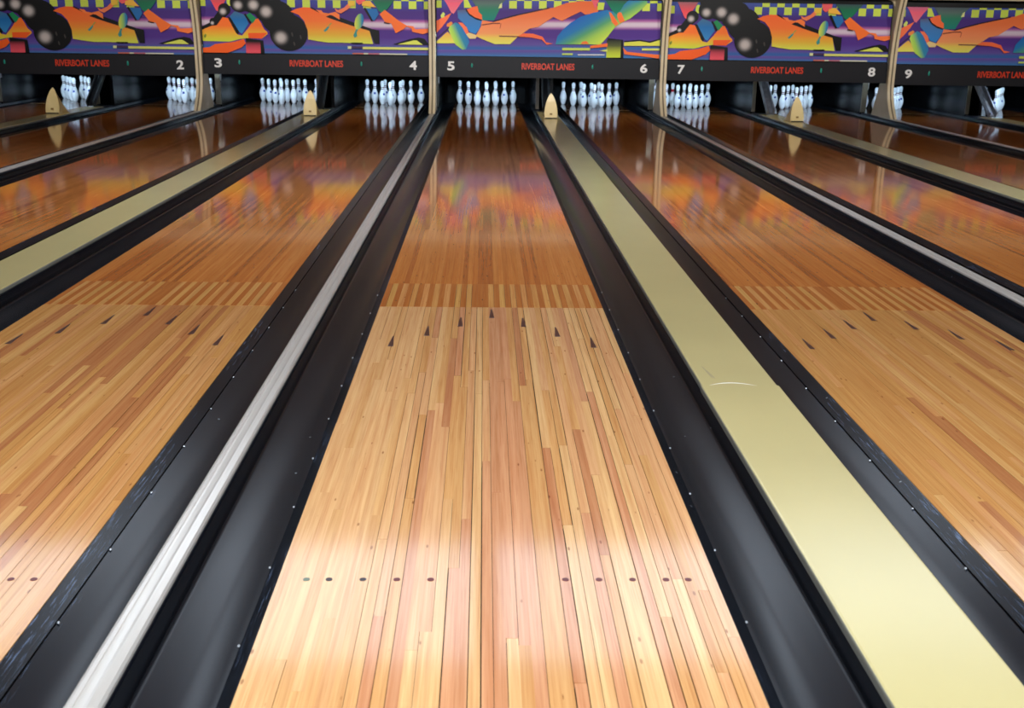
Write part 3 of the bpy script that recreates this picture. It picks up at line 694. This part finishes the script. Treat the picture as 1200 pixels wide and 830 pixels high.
def design_b():
    P = Print(B); backdrop(P, 509, 772, 67, [(620, 670), (712, 772)])
    checker(P, [594.2, 611.2, 628.2, 645.2, 662.2, 679.2], 1.8); P.rect(509, 517.3, 1.5, 10, YEL)
    checker(P, [746.5, 763.5], 4.2); P.rect(735, 742, 1, 4, YEL)
    P.poly([(518, -4), (545, -4), (531, 17), (528.5, 16)], [(-3, (196, 100, 130)), (5, (240, 96, 120)), (15, (236, 116, 130))], DY)
    P.poly([(542.5, 0), (546.5, 0), (551.5, 10), (542.8, 10)], YEL)
    P.poly([(549, -4), (592, -4), (587, 4), (577, 24.5), (564, 24.5), (556, 8)], [(-3, (74, 84, 92)), (5, (88, 112, 104)), (12, (40, 128, 96)), (24, (16, 134, 120))], DY)
    P.poly([(583.5, 6), (586, 4), (586, 10), (582, 10.5)], (220, 226, 150))
    P.poly([(535, 13), (545, 12), (548, 16), (556, 22), (564, 24.5), (560, 35), (556, 40.5), (549, 38), (544, 30), (536, 22)], [(12, (90, 90, 120)), (18, (70, 118, 176)), (38, (52, 134, 206))], DY)
    P.line([(545, 12), (549, 18), (556, 22.5), (563, 24.5)], 1.8, BLK)
    P.poly([(546, 12), (553, 9), (558, 8), (559.5, 15), (563, 18), (563.5, 24), (555, 21), (549, 17)], (255, 112, 58))
    P.poly([(509, 25), (519, 21), (528.5, 16), (524, 24), (518, 32), (509, 39)], (255, 118, 72))
    P.poly([(516, 19), (519, 15), (521, 17), (520, 21), (517, 22)], (210, 220, 110))
    P.line([(509, 46), (526, 33)], 1.4, (50, 36, 60))
    P.poly([(509, 49), (524, 38), (530, 44), (533, 51.5), (509, 51.5)], [(40, (240, 180, 80)), (50, (236, 226, 96))], DY)
    P.poly([(523, 29), (528, 26), (530, 28), (527, 32), (523, 32)], (240, 140, 70))
    P.poly(
        [(526, 32), (533, 27), (539, 30), (546, 40), (549, 50), (545, 58.5), (541, 59), (533, 53), (529, 45), (525, 36)],
        [(463, (206, 228, 92)), (468, (168, 216, 92)), (474, (50, 140, 170)), (480, (50, 120, 184))], (1, -.45))
    P.poly([(536, 27), (541, 27.5), (546, 33), (549, 41), (545, 40.5), (541, 33)], (255, 122, 80))
    P.poly([(545, 41), (549, 39), (558, 42), (556, 46), (549, 46)], (238, 206, 140))
    P.poly([(556, 43), (562, 32), (563.5, 24.5), (576, 26.5), (600, 20), (630, 12), (645, 9.5), (660, 4), (676, 2), (690, 2), (697, 10), (695, 16), (681, 17.5), (676, 14), (662, 21), (655, 25), (650, 23), (645, 20.5), (638, 25), (628, 32), (618, 34), (611, 39), (604, 44), (596, 52.3), (578, 52.3), (566, 47.5)],
           [(6, (236, 108, 50)), (20, (246, 122, 66)), (32, (252, 146, 92)), (40, (250, 160, 96)), (45, (244, 210, 92)), (52, (236, 232, 104))], DY)
    P.line([(576, 26), (600, 19), (640, 10)], 1.5, (40, 20, 40)); P.line([(563, 30), (576, 28), (584, 28)], 1.2, (110, 50, 40)); P.line([(583, 43), (604, 43.5), (620, 44)], 1.3, (120, 70, 60)); P.line([(585, 28), (584, 34)], .8, (190, 90, 60))
    P.poly([(604, 43), (611, 39.5), (622, 40), (633, 43.5), (637, 50), (645, 51.5), (638, 53), (632, 47), (620, 44.5)], (255, 112, 66))
    P.poly(
        [(648, 52.5), (650, 43), (657, 34), (665, 27), (676, 20), (690, 15.5), (706, 12), (712, 14), (717, 6), (727, -2), (740, -4), (750, -4), (752, 4), (745, 12), (733, 22), (723, 27), (716, 32), (708, 43), (700, 52.5)],
        [(357, (28, 104, 188)), (367, (36, 124, 180)), (376, (90, 165, 112)), (384, (170, 212, 86)), (392, (206, 228, 84))], (.5, .866))
    P.poly([(708, 14), (711, 15.5), (720, 28), (716.5, 31), (712, 26)], (255, 118, 56)); P.poly([(718, 14.5), (722.5, 15), (727, 25), (721, 27.5), (718, 20)], (255, 124, 58))
    P.poly([(686, -4), (698, -4), (692.5, 10.5)], (236, 96, 112))
    P.poly([(695.5, 3.5), (703, 3.5), (702, 12), (695, 12)], YEL)
    P.poly([(702, -4), (730, -4), (722, 12), (717, 17.5), (712, 13), (704, 1)], [(-4, (50, 80, 70)), (6, (18, 116, 84)), (17, (20, 136, 104))], DY)
    P.poly([(708, 45), (726, 47), (727, 69), (708, 69)], BLK)
    P.rect(707, 723.5, 47, 68, [(47, (30, 32, 30)), (54, (90, 96, 50)), (62, (190, 200, 60)), (67, (206, 222, 60))], DY)
    P.line([(727, 49), (745, 47.5), (757, 49.5), (772, 46)], 1.4, BLK)
    P.poly([(727, 50), (745, 48.5), (757, 50.5), (772, 47), (772, 54), (727, 54)], (226, 222, 84))
    P.poly([(726, 56), (731, 61), (750, 63), (772, 64.5), (772, 69), (745, 66), (728, 64)], (255, 118, 56))
    P.rect(748, 772, 57, 59.5, (220, 226, 110), DY)
    P.rect(656, 688, 56.5, 59.5, (206, 224, 100), DY); P.poly([(688, 54), (708, 51), (708, 55), (688, 57)], (255, 118, 54)); P.poly([(677, 52), (679, 49), (684, 48.5), (686.5, 52)], (250, 124, 60))
    P.poly([(699, 60), (708, 58), (708, 61)], (220, 226, 120)); P.rect(656, 668, 63, 65, (200, 222, 110), DY); P.rect(674, 705, 64, 65.5, (214, 216, 220), DY)
    return P.mesh('print_b')
PRA, PRB = design_a(), design_b()

def text_mesh(txt, width, height, mat, offset=0.):
    cu = bpy.data.curves.new('text', 'FONT'); cu.body = txt; cu.size = 1; cu.extrude = .02; cu.offset = offset; cu.resolution_u = 6
    o = bpy.data.objects.new('text', cu); COL.objects.link(o)
    bpy.context.view_layer.update()
    dg = bpy.context.evaluated_depsgraph_get()
    me = bpy.data.meshes.new_from_object(o.evaluated_get(dg))
    bpy.data.objects.remove(o); bpy.data.curves.remove(cu)
    xs = [v.co.x for v in me.vertices]; ys = [v.co.y for v in me.vertices]
    cx, cy = (min(xs)+max(xs))/2, (min(ys)+max(ys))/2; sx = width/(max(xs)-min(xs)) if width else height/(max(ys)-min(ys)); sy = height/(max(ys)-min(ys))
    for v in me.vertices:
        x, y, z = v.co; v.co = ((x-cx)*sx, -z*.15, (y-cy)*sy)
    me.materials.clear(); me.materials.append(mat)
    return me
LET = text_mesh('RIVERBOAT LANES', .77, .092, M['red'], .022)
NUM = {k: text_mesh(str(k), None if k == 1 else .105, .128, M['white'], .03) for k in range(1, 10)}
NUM[10] = text_mesh('10', .19, .128, M['white'], .03)
bm = bmesh.new(); bmesh.ops.create_uvsphere(bm, u_segments=12, v_segments=8, radius=1); bmesh.ops.scale(bm, vec=(.014, .008, .034), verts=bm.verts)
LENS = bpy.data.meshes.new('indicator_lens'); bm.to_mesh(LENS); bm.free(); LENS.materials.append(M['teal'])
UN = [((1, 2), PRA, 'black masking unit with ball artwork at the far left, numeral two', -.035), ((3, 4), PRA, 'black masking unit with big black ball artwork, numerals three and four', 0.),
      ((5, 6), PRB, 'black masking unit with orange figure and pin artwork, numerals five and six', 0.), ((7, 8), PRA, 'black masking unit with big black ball artwork, numerals seven and eight', -.008),
      ((9, 10), PRB, 'black masking unit with orange figure artwork at the far right, numeral nine', -.03)]
for (a, b), pr, lab, dz in UN:
    x = (CX[a]+CX[b])/2
    t = thing('masking_unit', (x, Y_MASK, .56+dz), lab, 'masking unit', 'masking units over the pins')
    W = 1.632; H = 1.165
    # black frame with rounded upper corners
    pts = [(-W, 0), (W, 0)]
    for i in range(7):
        q = math.pi/2*i/6; pts.append((W-.1+.1*math.cos(q), H-.1+.1*math.sin(q)))
    for i in range(7):
        q = math.pi/2+math.pi/2*i/6; pts.append((-W+.1+.1*math.cos(q), H-.1+.1*math.sin(q)))
    bm = bmesh.new(); fr = [bm.verts.new((p[0], .012, p[1])) for p in pts]; bk = [bm.verts.new((p[0], .07, p[1])) for p in pts]
    bm.faces.new(fr); bm.faces.new(bk[::-1])
    for i in range(len(pts)): bm.faces.new((fr[i], bk[i], bk[(i+1) % len(pts)], fr[(i+1) % len(pts)]))
    bmesh.ops.recalc_face_normals(bm, faces=bm.faces[:])
    obj('frame', bm, M['frame'], t)
    obj('printed_panel', pr, None, t, (0, .0115, .30))
    boxo('fascia', -W, W, -.02, .011, 0, .285, M['fascia'], t, .004)
    obj('lettering', LET, None, t, (0, -.0225, .165))
    for k, xx in ((a, -1.415), (b, 1.40)):
        if k in (1, 10): pass
        obj('numeral', NUM[k], None, t, (xx, -.0225, .158))
    for xx in (-1.11, .65):
        link(bpy.data.objects.new('indicator_lens', LENS), t).location = (xx, -.022, .17)

# ------------------------------------------------------------------ beige posts between the masking units
def post(x, label):
    t = thing('divider_post', (x, Y_MASK, CAP_H+.001), label, 'post', 'beige divider posts')
    h = 1.726-CAP_H
    n = 18; fr = []; bk = []
    for i in range(n+1):
        u = i/n; z = u*h
        yf = -.07-.27*max(0, 1-u/.30)**2-.17*max(0, (u-.5)/.5)**2
        yb = .10+.42*max(0, 1-u/.5)
        fr.append((yf, z)); bk.append((yb, z))
    def slab(w, grow, y0f, y1f, nm, mat):
        bm = bmesh.new(); L = []; R = []
        ol = [(y0f(a[0], b[0]), a[1]) for a, b in zip(fr, bk)]+[(y1f(a[0], b[0]), b[1]) for a, b in list(zip(fr, bk))[::-1]]
        L = [bm.verts.new((-w, p[0], p[1])) for p in ol]; R = [bm.verts.new((w, p[0], p[1])) for p in ol]
        N_ = n+1
        for i in range(n):
            j = len(ol)-1-i
            bm.faces.new((L[i], L[i+1], L[j-1], L[j])); bm.faces.new((R[j], R[j-1], R[i+1], R[i]))
        for i in range(len(ol)):
            k = (i+1) % len(ol); bm.faces.new((L[i], R[i], R[k], L[k]))
        bmesh.ops.recalc_face_normals(bm, faces=bm.faces[:]); obj(nm, bm, mat, t)
    slab(.036, 0, lambda a, b: a, lambda a, b: b, 'fin', M['beige'])
    slab(.046, 0, lambda a, b: a-.02, lambda a, b: a+.012, 'front_trim', M['beige_hi'])
    slab(.010, 0, lambda a, b: a-.022, lambda a, b: a-.018, 'groove', M['beige_lo'])
    # flared head that runs into the header
    for s in (-1, 1):
        bm = bmesh.new(); pts = [(s*.036, h-.13)]
        for i in range(7):
            q = math.pi/2*i/6; pts.append((s*(.036+.10*(1-math.cos(q))), h-.13+.125*math.sin(q)))
        pts += [(s*.136, h), (s*.036, h)]
        a = [bm.verts.new((p[0], -.012, p[1])) for p in pts[1:]]; b = [bm.verts.new((p[0], .01, p[1])) for p in pts[1:]]
        bm.faces.new(a); bm.faces.new(b[::-1])
        for i in range(len(a)): bm.faces.new((a[i], b[i], b[(i+1) % len(a)], a[(i+1) % len(a)]))
        bmesh.ops.recalc_face_normals(bm, faces=bm.faces[:]); obj('corner_bracket', bm, M['beige_hi'], t)
for a, b, l in ((2, 3, 'beige curved divider post between the numerals two and three'), (4, 5, 'beige divider post between the numerals four and five'),
                (6, 7, 'beige divider post between the numerals six and seven'), (8, 9, 'beige curved divider post between the numerals eight and nine')):
    post((CX[a]+CX[b])/2, l)
post(CX[1]-NARROW/2, 'beige divider post at the left end of the masking units'); post(CX[10]+NARROW/2, 'beige divider post at the right end of the masking units')
o = boxo('header_ledge', -7.6, 9.4, Y_MASK-.12, Y_MASK+.10, 1.73, 1.82, M['beige_hi'], None, .01)
tag(o, 'beige header ledge running above all the artwork panels, visible at the upper right', 'header')
